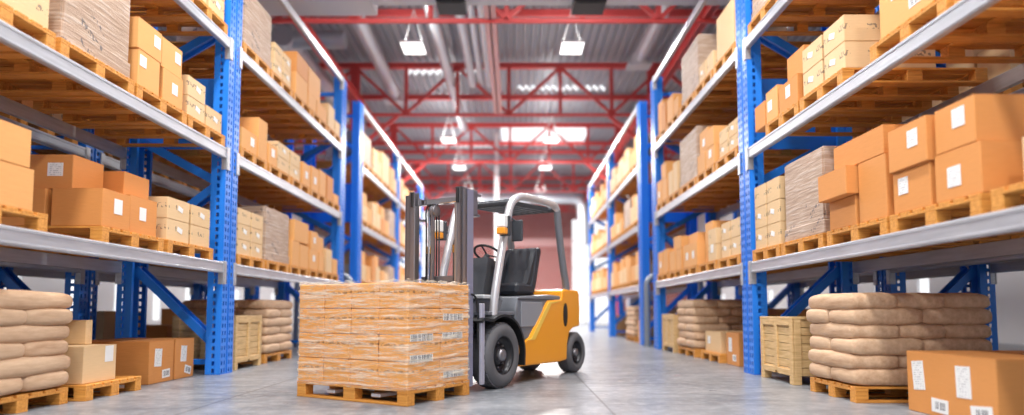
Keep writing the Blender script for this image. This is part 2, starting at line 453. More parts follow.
# left, front bay
fill(-1, 'front', 1, [(4.25, 5.35), (6.06, 7.14), (7.22, 8.32)], [
    (4.3, 5.2, 0, .345, 0, .8, 'tan', None), (4.26, 5.15, .345, .66, .0, .8, 'tan', [lb('sheet', 'f', -.1 + .06, .2, .13, .14)]),
    (6.06, 6.52, 0, .37, 0, .5, 'deep', [lb('paper', 'f', .02, .22, .13, .15)]), (6.06, 6.55, 0, .37, .55, .62, 'deep', None),
    (6.12, 6.6, .37, .71, .34, .85, 'deep', [lb('sheet', 'c', .25, .19, .15, .13)]),
    (6.56, 7.08, 0, .4, .04, .6, 'deep', [lb('paper', 'f', -.02, .22, .12, .14)]), (6.64, 7.12, .4, .66, .16, .66, 'deep', None)]
    + pr([(7.24, 7.75), (7.78, 8.28)], 2, 0, .25, lab=True, dep=.8))
fill(-1, 'front', 2, [(4.28, 5.34), (5.4, 6.48), (6.52, 7.54), (7.58, 8.56)], [
    (4.45, 5.3, 0, .5, 0.02, .8, 'printed', [lb('paper', 'f', 0, .3, .3, .2)]),
    (6.54, 6.96, 0, .385, 0, .66, 'tan', [lb('paper', 'f', -.12, .27, .12, .12)]), (6.52, 6.98, .385, .72, .0, .66, 'tan', [lb('paper', 'f', .13, .2, .12, .13)]),
    (7.02, 7.46, 0, .37, 0, .66, 'tan', [lb('paper', 'f', .03, .19, .12, .13)]), (7.0, 7.46, .37, .72, .02, .66, 'tan', [lb('paper', 'f', .12, .22, .12, .13)])]
    + pr([(7.6, 8.05)], 2, 0, .25) + pr([(8.08, 8.52)], 1, 0, .28), [(5.44, 6.46, 1.08)])
fill(-1, 'front', 3, [(4.3, 5.3), (5.36, 6.4), (6.44, 7.42), (7.5, 8.54)], pr([(7.55, 8.0), (8.05, 8.5)], 2, 0, .3))
# left, second bay
P5 = [(9.06 + i * 1.06, 10.05 + i * 1.06) for i in range(5)]
fill(-1, 'second', 1, P5, pr([(9.1, 9.55), (9.58, 10.03)], 3, 0, .225, dep=.8) + [
    (11.3, 11.7, 0, .45), (11.72, 12.22, 0, .42), (11.4, 12.2, .45, .84), (12.28, 12.82, 0, .38, 0, .66, 'tan', [lb('paper', 'f', 0, .22, .12, .12)]), (12.86, 13.22, 0, .38),
    (12.35, 12.8, .38, .75, 0, .66, 'tan', [lb('paper', 'f', 0, .2, .12, .12)]), (12.9, 13.35, .38, .7, .05, .66, 'tan', None), (13.36, 13.8, 0, .5, 0, .66, 'beige', None), (13.84, 14.25, 0, .33, 0, .66, 'tan', None)],
    [(10.12, 11.24, .87)])
fill(-1, 'second', 2, P5, [
    (9.1, 9.66, 0, .3, 0, .5, 'tan', [lb('paper', 'f', .1, .16)]), (9.1, 9.62, .3, .58, .3, .6, 'deep', None), (9.7, 10.06, 0, .62, 0, .66, 'tan', None), (10.12, 10.5, 0, .33, 0, .66, 'tan', [lb('paper', 'f', 0, .2)]),
    (12.3, 12.76, 0, .46, 0, .66, 'tan', [lb('paper')]), (12.8, 13.25, 0, .5), (13.32, 13.8, 0, .5, 0, .66, 'deep', None), (13.84, 14.24, 0, .2), (11.78, 12.22, 0, .42, 0, .66, 'tan', [lb('paper')])]
    + pr([(10.56, 11.12), (11.16, 11.7)], 2, 0, .24, dep=.8))
fill(-1, 'second', 3, P5, pr([(10.32, 10.7), (10.74, 11.1)], 2, 0, .27, dep=.7) + [
    (11.3, 11.95, 0, .42, 0, .7, 'tan', None), (11.32, 11.97, .42, .8, 0, .7, 'deep', None), (12.0, 12.5, 0, .3), (12.08, 12.85, .3, .82, .03, .66, 'tan', None), (12.53, 13.2, 0, .3, 0, .66, 'tan', None), (13.32, 13.8, 0, .5, 0, .66, 'beige', None), (13.84, 14.25, 0, .3, 0, .66, 'beige', None)],
    [(9.12, 10.22, .9)])
# right, front bay
fill(1, 'front', 1, [(3.2, 4.26), (4.35, 5.42), (5.46, 6.52), (6.6, 7.64), (7.69, 8.57)], [
    (3.4, 4.15, 0, .33, .12, .8, 'beige', [lb('sheet', 'f', .2, .18, .16, .16)]),
    (4.34, 4.84, 0, .37, 0, .9, 'deep', [lb('sheet', 'f', .03, .17, .14, .15)]), (4.38, 4.82, .37, .71, 0, .9, 'deep', [lb('sheet', 'f', -.05, .22, .13, .14)]),
    (4.88, 5.38, 0, .35, 0, .8, 'deep', [lb('sheet', 'f', .1, .22, .13, .14)]), (4.86, 5.38, .35, .71, -.03, .8, 'deep', [lb('sheet', 'f', -.08, .22, .13, .14)]),
    (5.46, 5.92, 0, .56, 0, .8, 'deep', None), (5.96, 6.48, 0, .29, 0, .8, 'deep', None), (5.93, 6.5, .29, .56, -.1, .7, 'deep', None), (5.48, 6.36, .56, .82, 0, .8, 'deep', None)]
    + pr([(7.72, 8.12), (8.14, 8.54)], 3, 0, .28, dep=.8), [(6.62, 7.62, .93)])
fill(1, 'front', 2, [(3.6, 4.52), (4.6, 5.62), (6.1, 7.04), (7.08, 8.02)], [
    (7.66, 8.02, 0, .4, 0, .66, 'tan', [lb('paper', 'f', .05, .2)]), (8.04, 8.4, 0, .33, 0, .66, 'deep', None), (7.1, 7.62, 0, .33, 0, .66, 'deep', [lb('paper', 'f', 0, .2, .12, .14)]), (7.14, 7.6, .33, .68, .1, .6, 'deep', None),
    (4.72, 5.48, 0, .75, 0, .9, 'tan', [lb('sheet', 'f', .12, .33, .14, .14), lb('barcode', 'f', -.12, .12, .15, .08)])]
    + pr([(6.56, 7.02), (6.1, 6.53)], 2, 0, .27, dep=.9))
fill(1, 'front', 3, [(4.3, 5.3), (5.36, 6.4), (6.44, 7.42), (7.5, 8.54)], [], [(7.55, 8.5, .8)])
# right, second bay
fill(1, 'second', 1, P5, pr([(9.1, 9.5), (9.54, 9.94)], 2, 0, .27, dep=.8) + [
    (10.12, 10.56, 0, .26, 0, .66, 'printed', [lb('paper')]), (10.12, 10.56, .26, .52, 0, .66, 'printed', None), (10.6, 11.04, 0, .7, .1, .66, 'tan', None),
    (11.2, 12.1, 0, .42, 0, .66, 'tan', [lb('paper', 'f', -.2), lb('paper', 'f', .2)]), (11.5, 12.1, .42, .62, .1, .6, 'tan', None),
    (12.26, 12.68, 0, .4), (12.72, 13.2, 0, .4), (12.26, 12.7, .4, .64, .0, .66, 'tan', None), (12.76, 13.16, .4, .7, .08, .6, 'tan', None), (13.32, 13.74, 0, .5, 0, .66, 'tan', None), (13.78, 14.24, 0, .48, 0, .66, 'tan', [lb('paper')])])
fill(1, 'second', 2, P5, pr([(9.1, 9.5), (9.54, 9.94)], 2, 0, .22, dep=.8) + [
    (10.12, 10.58, 0, .32, 0, .66, 'tan', [lb('paper')]), (10.62, 11.08, 0, .32), (10.14, 10.56, .32, .62, 0, .66, 'tan', None), (10.6, 11.1, .32, .74, .05, .66, 'tan', [lb('paper')]),
    (12.45, 12.8, 0, .6, 0, .66, 'beige', None), (12.84, 13.2, 0, .5, 0, .66, 'beige', None), (13.32, 13.78, 0, .45), (13.36, 13.8, .45, .8, 0, .66, 'tan', None), (13.84, 14.26, 0, .5, 0, .66, 'tan', [lb('paper')])],
    [(11.18, 12.38, .93)])
fill(1, 'second', 3, P5, pr([(10.15, 10.5), (10.54, 10.95)], 1, 0, .33) + [
    (9.12, 9.9, 0, .7, 0, .8, 'beige', None), (12.28, 12.66, 0, .32, 0, .66, 'tan', None), (12.7, 13.2, 0, .5, 0, .66, 'tan', None), (13.32, 13.75, 0, .55, 0, .66, 'deep', None), (13.8, 14.25, 0, .75, .05, .66, 'tan', None)],
    [(10.98, 12.15, .98)])
# racks beyond the gap
for side in (-1, 1):
    for bi, (bay, y0) in enumerate((('third', 16.46), ('fourth', 21.86))):
        for lv in (1, 2, 3):
            n = 4; pw = 1.16; pals = [(y0 + i * 1.22, y0 + i * 1.22 + 1.1) for i in range(n)]
            bx = []; wr = []
            for (a, c) in pals:
                k = R.choice(['two', 'tower', 'mix', 'wrap', 'three', 'mix'])
                st = R.choice(['tan', 'tan', 'beige', 'deep', 'printed']); m = (a + c) / 2 + R.uniform(-.1, .1)
                if k == 'wrap' and bi == 0: wr.append((a + .03, c - .03, R.uniform(.6, .9)))
                elif k == 'two': bx += [(a, m - .01, 0, R.uniform(.35, .6), 0, .7, st, None), (m + .01, c, 0, R.uniform(.3, .5), 0, .7, R.choice(['tan', 'beige']), None)]
                elif k == 'tower': bx += [(a, c - .05, 0, .35, 0, .8, st, None), (a + .1, c - .2, .35, .35 + R.uniform(.25, .45), .05, .7, st, None)]
                elif k == 'three': bx += [(a, m - .01, 0, .4, 0, .7, st, None), (m + .01, c, 0, .4, 0, .7, 'tan', None), (a + .05, m, .4, .75, .03, .6, 'tan', None)]
                else: bx += [(a, m - .01, 0, .33, 0, .7, st, None), (a, m - .04, .33, .66, 0, .66, st, None), (m + .01, c, 0, .45, 0, .7, 'beige', None), (m + .05, c - .03, .45, .78, .05, .6, 'tan', None)]
            # one wrapped load per shelf keeps every label true of one thing
            for w in wr[1:]: bx.append((w[0], w[1], 0, w[2], 0, .9, 'beige', None))
            fill(side, bay, lv, pals, bx, wr[:1])
# the racks behind, glimpsed between beams and loads
for side, xb in ((-1, XL2), (1, XR2)):
    for lv in (1, 2, 3):
        zb = LV[lv - 1]
        for i, y0 in enumerate((6.4, 7.46, 9.1, 10.16, 11.22, 12.28, 13.3)):
            where = f'rear {SN[side]} rack, {LEV[lv]}'
            pallet(xb + side * .69, y0 + .5, zb, 1.36, 1.0, f'shaded wooden pallet, {ORD[i] if i < 6 else "farthest"} from the near end, {where}', 'pallets on the rear racks')
            h1 = R.uniform(.35, .6); st = R.choice(['tan', 'deep', 'beige'])
            carton(side, xb, y0 + .02, y0 + .5, zb + .15, zb + .15 + h1, .03, .8, st, None, f'shaded {STY[st]} box, near one on {ORD[i] if i < 6 else "farthest"} pallet, {where}', 'boxes on the rear racks')
            h2 = R.uniform(.3, .8); st = R.choice(['tan', 'deep', 'printed'])
            carton(side, xb, y0 + .53, y0 + 1.0, zb + .15, zb + .15 + h2, .03, .8, st, None, f'shaded {STY[st]} box, far one on {ORD[i] if i < 6 else "farthest"} pallet, {where}', 'boxes on the rear racks')

# ------------------------------------------------------------------ floor goods
sack_stack(-1, -4.12, 4.88, 5.98, .99, 'at the left edge', 6)
sack_stack(-1, -4.02, 10.4, 11.66, 1.0, 'beyond the left crate', 6)
sack_stack(1, 3.16, 5.98, 6.9, .99, 'in the front right bay', 6, 1.28)
sack_stack(1, 3.3, 11.75, 12.95, 1.03, 'in the second right bay', 6)
sack_stack(1, 3.3, 17.6, 18.9, .95, 'in the third right bay', 6)
pallet(-4.03 - .45, 6.54, 0, .9, .9, 'small wooden pallet on the floor under the beige box, left', 'pallets on the floor')
carton(-1, -4.1, 6.14, 6.66, .15, .51, 0, .5, 'beige', [lb('paper', 'f', .13, .27, .13, .16)], 'beige box with white label on the small floor pallet, left', 'boxes on the floor')
carton(-1, -4.06, 6.2, 6.75, .15, .5, .54, .35, 'beige', None, 'beige box tucked behind the labelled one on the floor pallet', 'boxes on the floor')
carton(-1, -4.33, 6.5, 6.62, .51, .76, .0, .4, 'beige', None, 'small beige box on top of the labelled floor pallet box', 'boxes on the floor')
carton(-1, -4.2, 7.42, 7.97, 0, .5, 0, .95, 'deep', [lb('sheet', 'f', -.08, .3, .15, .21, .05), lb('barcode', 'f', .1, .1, .17, .1, -.04)], 'orange-brown floor box, nearer of the labelled pair at left', 'boxes on the floor')
carton(-1, -4.2, 7.99, 8.47, 0, .5, 0, .9, 'deep', [lb('sheet', 'f', -.03, .31, .14, .2, .07), lb('barcode', 'f', .08, .1, .16, .1, .25)], 'orange-brown floor box beside the blue upright at left', 'boxes on the floor')
carton(-1, -5.0, 6.9, 7.3, 0, .86, .1, .5, 'beige', None, 'tall dark beige box standing behind the left floor boxes', 'boxes on the floor')
carton(1, 3.4, 4.55, 5.6, 0, .51, 0, 1.1, 'deep', [lb('sheet', 'f', .36, .31, .15, .24, -.1), lb('sheet', 'f', -.18, .31, .16, .24, -.03), lb('barcode', 'f', .1, .09, .2, .11, .02), lb('barcode', 'f', -.36, .1, .22, .11, -.1)],
       'large orange-brown box on the floor at the right edge', 'boxes on the floor')
carton(1, 3.42, 9.8, 10.38, 0, .51, 0, .8, 'deep', [lb('sheet', 'f', .1, .32, .15, .22), lb('barcode', 'f', -.08, .12, .16, .1)], 'orange-brown floor box beside the right blue upright, second bay', 'boxes on the floor')
pallet(3.35 + .6, 11.02, 0, 1.2, 1.06, 'wooden pallet on the floor under the beige box, second right bay', 'pallets on the floor')
carton(1, 3.4, 10.6, 11.45, .15, .5, .0, .8, 'beige', [lb('sheet', 'f', .2, .2, .13, .13)], 'beige labelled box on the floor pallet, second right bay', 'boxes on the floor')
carton(1, 3.3, 16.6, 17.1, 0, .6, 0, .7, 'tan', [lb('paper')], 'tan box on the floor, third right bay', 'boxes on the floor')
carton(1, 3.4, 22.2, 22.9, 0, .7, 0, .7, 'tan', None, 'tan box on the floor, fourth right bay', 'boxes on the floor')
for side, xb, nm in ((-1, XL2, 'left'), (1, XR2, 'right')):
    for i, (y0, h) in enumerate(((9.3, .85), (11.0, .6), (12.6, .9))):
        carton(side, xb, y0, y0 + 1.0, 0, h, .1, 1.0, 'printed' if i == 0 else 'deep', None, f'shaded box on the floor under the rear {nm} rack, {ORD[i]} from the near end', 'floor boxes under the rear racks')

def crate(side, xf, yn, yf, h, label, dep=.92):
    t = thing('wooden_crate', label, 'crate', (xf + side * dep / 2, (yn + yf) / 2, 0), 0, 'wooden crates')
    W = yf - yn; a, b_ = dep / 2, W / 2; z0 = .10
    n = 7; ph = (h - z0 - .03) / n
    for (nm, fn) in (('front', 'x'), ('back', 'x'), ('near', 'y'), ('far', 'y')):
        b = MB(); s = -1 if nm in ('front', 'near') else 1
        if fn == 'x': s = s * side
        for i in range(n):
            za, zb = z0 + i * ph + .002, z0 + (i + 1) * ph - .004
            if fn == 'x': b.box(*sorted((s * (a - .02), s * (a - .045))), -b_ + .03, b_ - .03, za, zb, .003)
            else: b.box(-a + .03, a - .03, *sorted((s * (b_ - .02), s * (b_ - .045))), za, zb, .003)
        obj('plank_panel', b, M['crate'], t)
        b = MB()
        if fn == 'x':
            x0, x1 = sorted((s * (a - .022), s * a))
            for y in (-b_ + .045, 0, b_ - .045): b.box(x0, x1, y - .04, y + .04, z0 + (.03 if y == 0 else 0), h - .03, .003)
            b.box(x0, x1, -b_ + .086, -.041, z0, z0 + .07, .003); b.box(x0, x1, .041, b_ - .086, z0, z0 + .07, .003)
            b.box(x0, x1, -b_ + .086, -.041, h - .1, h - .031, .003); b.box(x0, x1, .041, b_ - .086, h - .1, h - .031, .003)
        else:
            y0, y1 = sorted((s * (b_ - .022), s * b_))
            for x in (-a + .065, 0, a - .065): b.box(x - .04, x + .04, y0, y1, z0, h - .03, .003)
        obj('batten_frame', b, M['crate'], t)
    obj('lid', MB().box(-a, a, -b_, b_, h - .03, h, .004), M['crate'], t)
    obj('bottom', MB().box(-a + .03, a - .03, -b_ + .03, b_ - .03, z0, z0 + .02), M['crate'], t)
    for sx in (-1, 1):
        for sy in (-1, 1):
            obj('foot', MB().box(*sorted((sx * a, sx * (a - .1))), *sorted((sy * b_, sy * (b_ - .1))), 0, z0, .004), M['crate'], t)
crate(1, 3.2, 7.4, 8.36, .78, 'slatted wooden crate beside the blue upright in the front right bay')
crate(-1, -4.0, 9.24, 10.2, .78, 'slatted wooden crate beside the blue upright, second left bay')
crate(1, 3.25, 13.08, 14.1, .78, 'slatted wooden crate at the far end of the second right bay')

# hoop barriers guarding the rack ends
HB = mat('barrier_grey', (.27, .30, .33), .35, .3)
for side, xf, nm in ((-1, XL, 'left'), (1, XR, 'right')):
    pts = [(0, 0, 0), (0, 0, 1.45)]
    for i in range(1, 8):
        a = i / 8 * PI / 2; pts.append((side * (.25 - .25 * math.cos(a)), 0, 1.45 + .25 * math.sin(a)))
    pts += [(side * .25, 0, 1.7), (side * 1.05, 0, 1.7)]
    for i in range(1, 8):
        a = i / 8 * PI / 2; pts.append((side * (1.05 + .25 * math.sin(a)), 0, 1.45 + .25 * math.cos(a)))
    pts += [(side * 1.3, 0, 1.45), (side * 1.3, 0, 0)]
    o = obj('hoop_barrier', MB().tube(pts, .07, 14).box(-.11, .11, -.1, .1, 0, .012), HB, None, (xf - side * .02, 15.35, 0))
    tag(o, f'grey steel hoop barrier standing in the gap between the {nm} racks', 'barrier', 'hoop barriers')

# ------------------------------------------------------------------ the wrapped load and its pallet
Nx, Ny = -.95, 5.75
ANG = math.atan2(.862, .508)
def LW(u, w, z=0.): # local (rearwards u, away from the near side w) to world
    return (Nx + .508 * u - .862 * w, Ny + .862 * u + .508 * w, z)
pl = link('wooden_pallet', pallet_mesh(1.42, .98), None, LW(.49, .71), (0, 0, ANG + PI / 2))
tag(pl, 'orange wooden pallet under the wrapped cartons in front of the forklift', 'pallet', 'pallets on the floor')
ld = thing('wrapped_load', 'large load of tan cartons in clear stretch film before the forklift', 'wrapped load', LW(.485, .712, .151), ANG + PI / 2, 'film-wrapped loads')
M['loadbox'] = tinted('load_cardboard', (.71, .30, .07), (.81, .39, .11))
n_, l_, b_ = nt(M['loadbox']); base = b_.inputs['Base Color'].links[0].from_socket
k = math_(M['loadbox'], 'MULTIPLY', math_(M['loadbox'], 'LESS_THAN', math_(M['loadbox'], 'ABSOLUTE', math_(M['loadbox'], 'SUBTRACT', sep(M['loadbox'], coords(M['loadbox']))[2], .15)), .012),
          math_(M['loadbox'], 'GREATER_THAN', noise(M['loadbox'], coords(M['loadbox'], (26, 26, 30)), 1, 1), .56))
setc(M['loadbox'], mixc(M['loadbox'], math_(M['loadbox'], 'MULTIPLY', k, .7), base, (.2, .11, .05)))
# local x runs along the long side (away), y runs towards -u
LX, LY, LH = 1.42, .96, .965
lm = MB(); cw, cd, chh = LX / 4, LY / 2, LH / 4
lm.box(-cw / 2 + .003, cw / 2 - .003, -cd / 2 + .003, cd / 2 - .003, 0, chh - .004, .008)
lme = lm.mesh('carton', M['loadbox'])
for i in range(4):
    for j in range(2):
        for r in range(4):
            link('carton', lme, ld, (-LX / 2 + cw * (i + .5) + R.uniform(-.004, .004), -LY / 2 + cd * (j + .5), chh * r))
# barcode strips on the short face: local x = -LX/2 ; local y: -u direction -> near corner (u=0) is +LY/2
for (yy, zz) in ((.69, .64), (.68, .46), (.2, .455), (.2, .265), (.7, .085)):
    q = link('label', label_mesh(.33, .065, 'longcode'), ld, (-LX / 2 - .001, .485 - yy, zz), (0, 0, -PI / 2))
# film: box shell with ripples, slightly pulled in at the bottom
bm = bmesh.new(); rows, per = 44, []
X, Y = LX / 2 + .012, LY / 2 + .012; rc = .03
cor = []
for (cx_, cy_, a0) in ((X - rc, Y - rc, 0), (-X + rc, Y - rc, 1), (-X + rc, -Y + rc, 2), (X - rc, -Y + rc, 3)):
    for s_ in range(4):
        a = (a0 + s_ / 3) * PI / 2; cor.append((cx_ + rc * math.cos(a), cy_ + rc * math.sin(a)))
ring = []
for i in range(len(cor)):
    p, q = Vector(cor[i]), Vector(cor[(i + 1) % len(cor)]); L = (q - p).length; m_ = max(1, int(L / .035))
    for j in range(m_): ring.append(p.lerp(q, j / m_))
vg = []
for r in range(rows + 1):
    z = -.02 + (LH + .03) * r / rows; row = []
    for i, p in enumerate(ring):
        t = p.x * 1.3 + p.y * 2.1
        off = .0045 * math.sin(34 * z * 2.1 + 3.3 * t) + .003 * math.sin(95 * z + 5 * t + 1)
        s_ = 1 + off / .7
        row.append(bm.verts.new((p.x * s_, p.y * s_, z)))
    vg.append(row)
nn = len(ring)
for r in range(rows):
    for i in range(nn): bm.faces.new((vg[r][i], vg[r][(i + 1) % nn], vg[r + 1][(i + 1) % nn], vg[r + 1][i])).smooth = True
me = bpy.data.meshes.new('stretch_film'); bm.to_mesh(me); bm.free(); me.materials.append(M['film'])
fo = link('stretch_film', me, ld)
# crumpled film edge on top
b = MB()
for i in range(len(ring)):
    pass
tp = []
for i, p in enumerate(ring): tp.append((p.x * .985, p.y * .98, LH + .012 + .012 * math.sin(i * 1.7) * math.sin(i * .53)))
fc = obj('film_edge', MB().tube(tp, .010, 6, True), M['film'], ld)

# ------------------------------------------------------------------ forklift
FY = mat('forklift_yellow_paint', (.93, .37, .02), .28); FG = mat('forklift_grey_paint', (.17, .18, .205), .38, .1)
FL = mat('forklift_silver_tube', (.66, .66, .69), .28, .45); FM = mat('mast_steel', (.26, .25, .27), .32, .7)
FMl = mat('mast_lavender_grey', (.33, .34, .46), .35, .5); RUB = mat('tyre_rubber', (.11, .11, .12), .7)
CHR = mat('chrome_rod', (.8, .8, .8), .12, 1.); RIM = mat('wheel_rim_black', (.02, .02, .025), .35, .3)
SEAT = mat('seat_vinyl', (.028, .032, .042), .45); ORG = mat('orange_lens', (.9, .35, .03), .3); LENS = mat('white_lens', (.9, .9, .88), .2)
fk = thing('forklift', 'yellow and grey forklift behind the wrapped load in the aisle', 'forklift', LW(0, 0), ANG)
def fo_(name, mb, m, parent=None, loc=(0, 0, 0), rot=(0, 0, 0)): return obj(name, mb, m, parent or fk, loc, rot)
CW = .47   # centre plane
# wheels: axis along local y, near side is small y
def wheel(name, r, wd, u, y0, outward):
    tb = MB(); s = outward
    prof = [(r * .60, 0), (r * .66, s * .012), (r * .82, s * .022), (r * .93, s * .0), (r * .985, -s * .03), (r, -s * .06), (r, -s * (wd - .06)), (r * .985, -s * (wd - .03)), (r * .93, -s * wd), (r * .6, -s * wd)]
    tb.lathe(prof, 48)
    nb = 30
    for i in range(nb):
        for rowk, (ya, yb) in enumerate(((-.025, -wd * .36), (-wd * .40, -wd * .62), (-wd * .66, -wd + .025))):
            a = 2 * PI * (i + .33 * rowk) / nb; ca, sa = math.cos(a), math.sin(a); ta = 2 * PI / nb * .33
            vs = []
            for rr_ in (r * .97, r * 1.016):
                for da in (-ta, ta):
                    for yy in (ya, yb): vs.append((rr_ * math.cos(a + da), s * yy, rr_ * math.sin(a + da)))
            tb.add(vs, [(0, 1, 3, 2), (4, 6, 7, 5), (0, 4, 5, 1), (2, 3, 7, 6), (0, 2, 6, 4), (1, 5, 7, 3)])
    w = fo_(name, tb, RUB, None, (u, y0, r * 1.01))
    rb = MB().lathe([(r * .61, -s * .004), (r * .585, -s * .0), (r * .56, -s * .02), (r * .52, -s * .075), (r * .36, -s * .085), (r * .30, -s * .06), (r * .28, -s * .05), (.0001, -s * .05)], 40)
    rim = obj('rim', rb, RIM, w)
    hb = MB().lathe([(r * .2, -s * .05), (r * .19, -s * .01), (r * .12, s * .004), (.0001, s * .006)], 24)
    for i in range(8):
        a = 2 * PI * i / 8; hb.box(r * .38 * math.cos(a) - .011, r * .38 * math.cos(a) + .011, *sorted((-s * .09, -s * .068)), r * .38 * math.sin(a) - .011, r * .38 * math.sin(a) + .011, .003)
    obj('hub', hb, FM, w); return w
wheel('front_wheel', .358, .24, 1.61, -.025, -1)
wheel('front_wheel', .358, .24, 1.61, 2 * CW + .025, 1)
wheel('rear_wheel', .276, .19, 3.665, .045, -1)
wheel('rear_wheel', .276, .19, 3.665, 2 * CW - .045, 1)
# yellow chassis and counterweight
prof = [(2.06, .20), (2.04, .47), (2.19, .485), (2.30, .53), (2.74, .94), (2.80, .985), (3.17, 1.0), (3.2, 1.12), (3.30, 1.14), (3.68, 1.135), (3.72, 1.10), (3.745, .9), (3.73, .64),
        (3.52, .62), (3.40, .56), (3.34, .42), (3.32, .2), (3.1, .185)]
b = MB().prism(prof, .03, 2 * CW - .03)
me = b.mesh('chassis', FY); ch_ = link('chassis', me, fk)
bv = ch_.modifiers.new('bev', 'BEVEL'); bv.width = .022; bv.segments = 3; bv.limit_method = 'ANGLE'; bv.angle_limit = .5
# lighter raised flank stripe
b = MB().prism([(2.22, .50), (2.33, .52), (2.79, .965), (3.15, .985), (3.0, .96), (2.86, .94), (2.42, .50)], .024, .034)
fo_('flank_trim', b, mat('forklift_pale_yellow', (.95, .62, .10), .3))
ov = MB(); nv = 28
for yy, kk in ((.022, 1.), (.036, 1.)): ov.v += [(3.27 + .062 * math.cos(2 * PI * i / nv), yy, .80 + .155 * math.sin(2 * PI * i / nv)) for i in range(nv)]
ov.f = [tuple(range(nv)), tuple(range(2 * nv - 1, nv - 1, -1))] + [(i, i + nv, (i + 1) % nv + nv, (i + 1) % nv) for i in range(nv)]; ov.sm = [False] * len(ov.f)
fo_('air_vent', ov, M['black'])
# grey hood under the seat, step well, cowl
hood = MB().prism([(2.02, .5), (2.0, .86), (2.08, 1.02), (2.9, 1.06), (3.2, 1.05), (3.2, .6), (2.3, .5)], .055, 2 * CW - .055)
ho = link('engine_hood', hood.mesh('engine_hood', FG), fk); bv = ho.modifiers.new('bev', 'BEVEL'); bv.width = .025; bv.segments = 3; bv.limit_method = 'ANGLE'; bv.angle_limit = .5
b = MB().box(2.12, 2.66, .045, .058, .66, .96, .006); fo_('hood_panel', b, mat('hood_light_grey', (.27, .28, .31), .35))
fo_('hood_seam', MB().box(2.05, 2.98, .046, .06, .985, 1.0, .002), M['dark'])
b = MB().prism([(1.32, .36), (1.32, .84), (1.5, .98), (2.06, .98), (2.06, .36)], .27, 2 * CW - .27); fo_('front_cowl', b, FG)
b = MB().box(1.45, 2.05, .07, 2 * CW - .07, .80, .845, .008); fo_('foot_plate', b, FG)
# fenders: black arcs over the front wheels
for (ya, yb) in ((-.035, .25), (2 * CW - .25, 2 * CW + .035)):
    b = MB(); pts = [(1.16, .735), (1.2, .765)] + [(1.61 + .46 * math.cos(a), .36 + .44 * math.sin(a)) for a in [PI * .66 - i * PI * .66 / 12 for i in range(13)]] + [(2.06, .22)]
    for i in range(len(pts) - 1):
        (x0, z0), (x1, z1) = pts[i], pts[i + 1]; d = Vector((x1 - x0, z1 - z0)).normalized() * .014; nx, nz = -d.y, d.x
        b.add([(x0 - nx, ya, z0 - nz), (x1 - nx, ya, z1 - nz), (x1 + nx, ya, z1 + nz), (x0 + nx, ya, z0 + nz), (x0 - nx, yb, z0 - nz), (x1 - nx, yb, z1 - nz), (x1 + nx, yb, z1 + nz), (x0 + nx, yb, z0 + nz)],
              [(0, 1, 2, 3), (7, 6, 5, 4), (0, 4, 5, 1), (3, 2, 6, 7), (0, 3, 7, 4), (1, 5, 6, 2)])
    fo_('fender', b, M['black'])
# axle
fo_('front_axle', MB().tube([(1.61, .2, .36), (1.61, 2 * CW - .2, .36)], .09, 16), M['dark'])
fo_('rear_axle', MB().tube([(3.665, .22, .29), (3.665, 2 * CW - .22, .29)], .05, 12).box(3.5, 3.72, CW - .12, CW + .12, .24, .62), M['dark'])
# seat
b = MB().box(2.32, 2.80, CW - .25, CW + .25, 1.06, 1.2, .035); fo_('seat', b, SEAT)
b = MB(); pr_ = [(2.68, 1.14), (2.80, 1.12), (2.97, 1.64), (2.93, 1.69), (2.84, 1.66), (2.76, 1.38)]
b.prism(pr_, CW - .25, CW + .25); so = link('seat_back', b.mesh('seat_back', SEAT), fk); bv = so.modifiers.new('bev', 'BEVEL'); bv.width = .03; bv.segments = 3; bv.limit_method = 'ANGLE'; bv.angle_limit = .5
for s in (-1, 1):
    b = MB().prism([(2.66, 1.18), (2.78, 1.4), (2.9, 1.62), (2.82, 1.62), (2.7, 1.4), (2.6, 1.2)], CW + s * .2 - .035, CW + s * .2 + .035); fo_('seat_bolster', b, SEAT)
fo_('seat_base', MB().box(2.36, 2.86, CW - .2, CW + .2, 1.04, 1.075, .01), M['black'])
# dashboard, steering
b = MB().prism([(1.62, .98), (2.0, .98), (1.95, 1.3), (1.86, 1.46), (1.74, 1.47)], CW - .2, CW + .24); fo_('dashboard', b, M['dark'])
fo_('dash_deck', MB().box(1.42, 1.75, .12, 2 * CW - .12, .985, 1.03, .01), mat('cowl_deck_grey', (.55, .56, .58), .35))
st_ = MB(); cs = Vector((2.04, CW + .0, 1.54)); ax = Vector((.55, 0, .83)).normalized(); e1 = Vector((0, 1, 0)); e2 = ax.cross(e1)
st_.tube([cs + (e1 * math.cos(a) + e2 * math.sin(a)) * .17 for a in [2 * PI * i / 32 for i in range(32)]], .015, 8, True)
for a in (PI * .5, PI * 1.17, PI * 1.83): st_.tube([cs - ax * .02, cs + (e1 * math.cos(a) + e2 * math.sin(a)) * .165], .011, 6)
fo_('steering_wheel', st_, M['black'])
fo_('steering_column', MB().tube([cs - ax * .02, cs - ax * .32], .035, 12), M['dark'])
for i, yy in enumerate((CW - .3, CW - .26, CW - .22)):
    lv_ = fo_('control_lever', MB().tube([(1.82, yy, 1.02), (1.86, yy, 1.3), (1.9, yy, 1.36)], .009, 8), M['black'])
    obj('lever_knob', MB().lathe([(.0001, -.02), (.018, -.012), (.02, 0), (.016, .016), (.0001, .02)], 12, 'z', (1.9, yy, 1.375)), M['black'], lv_)
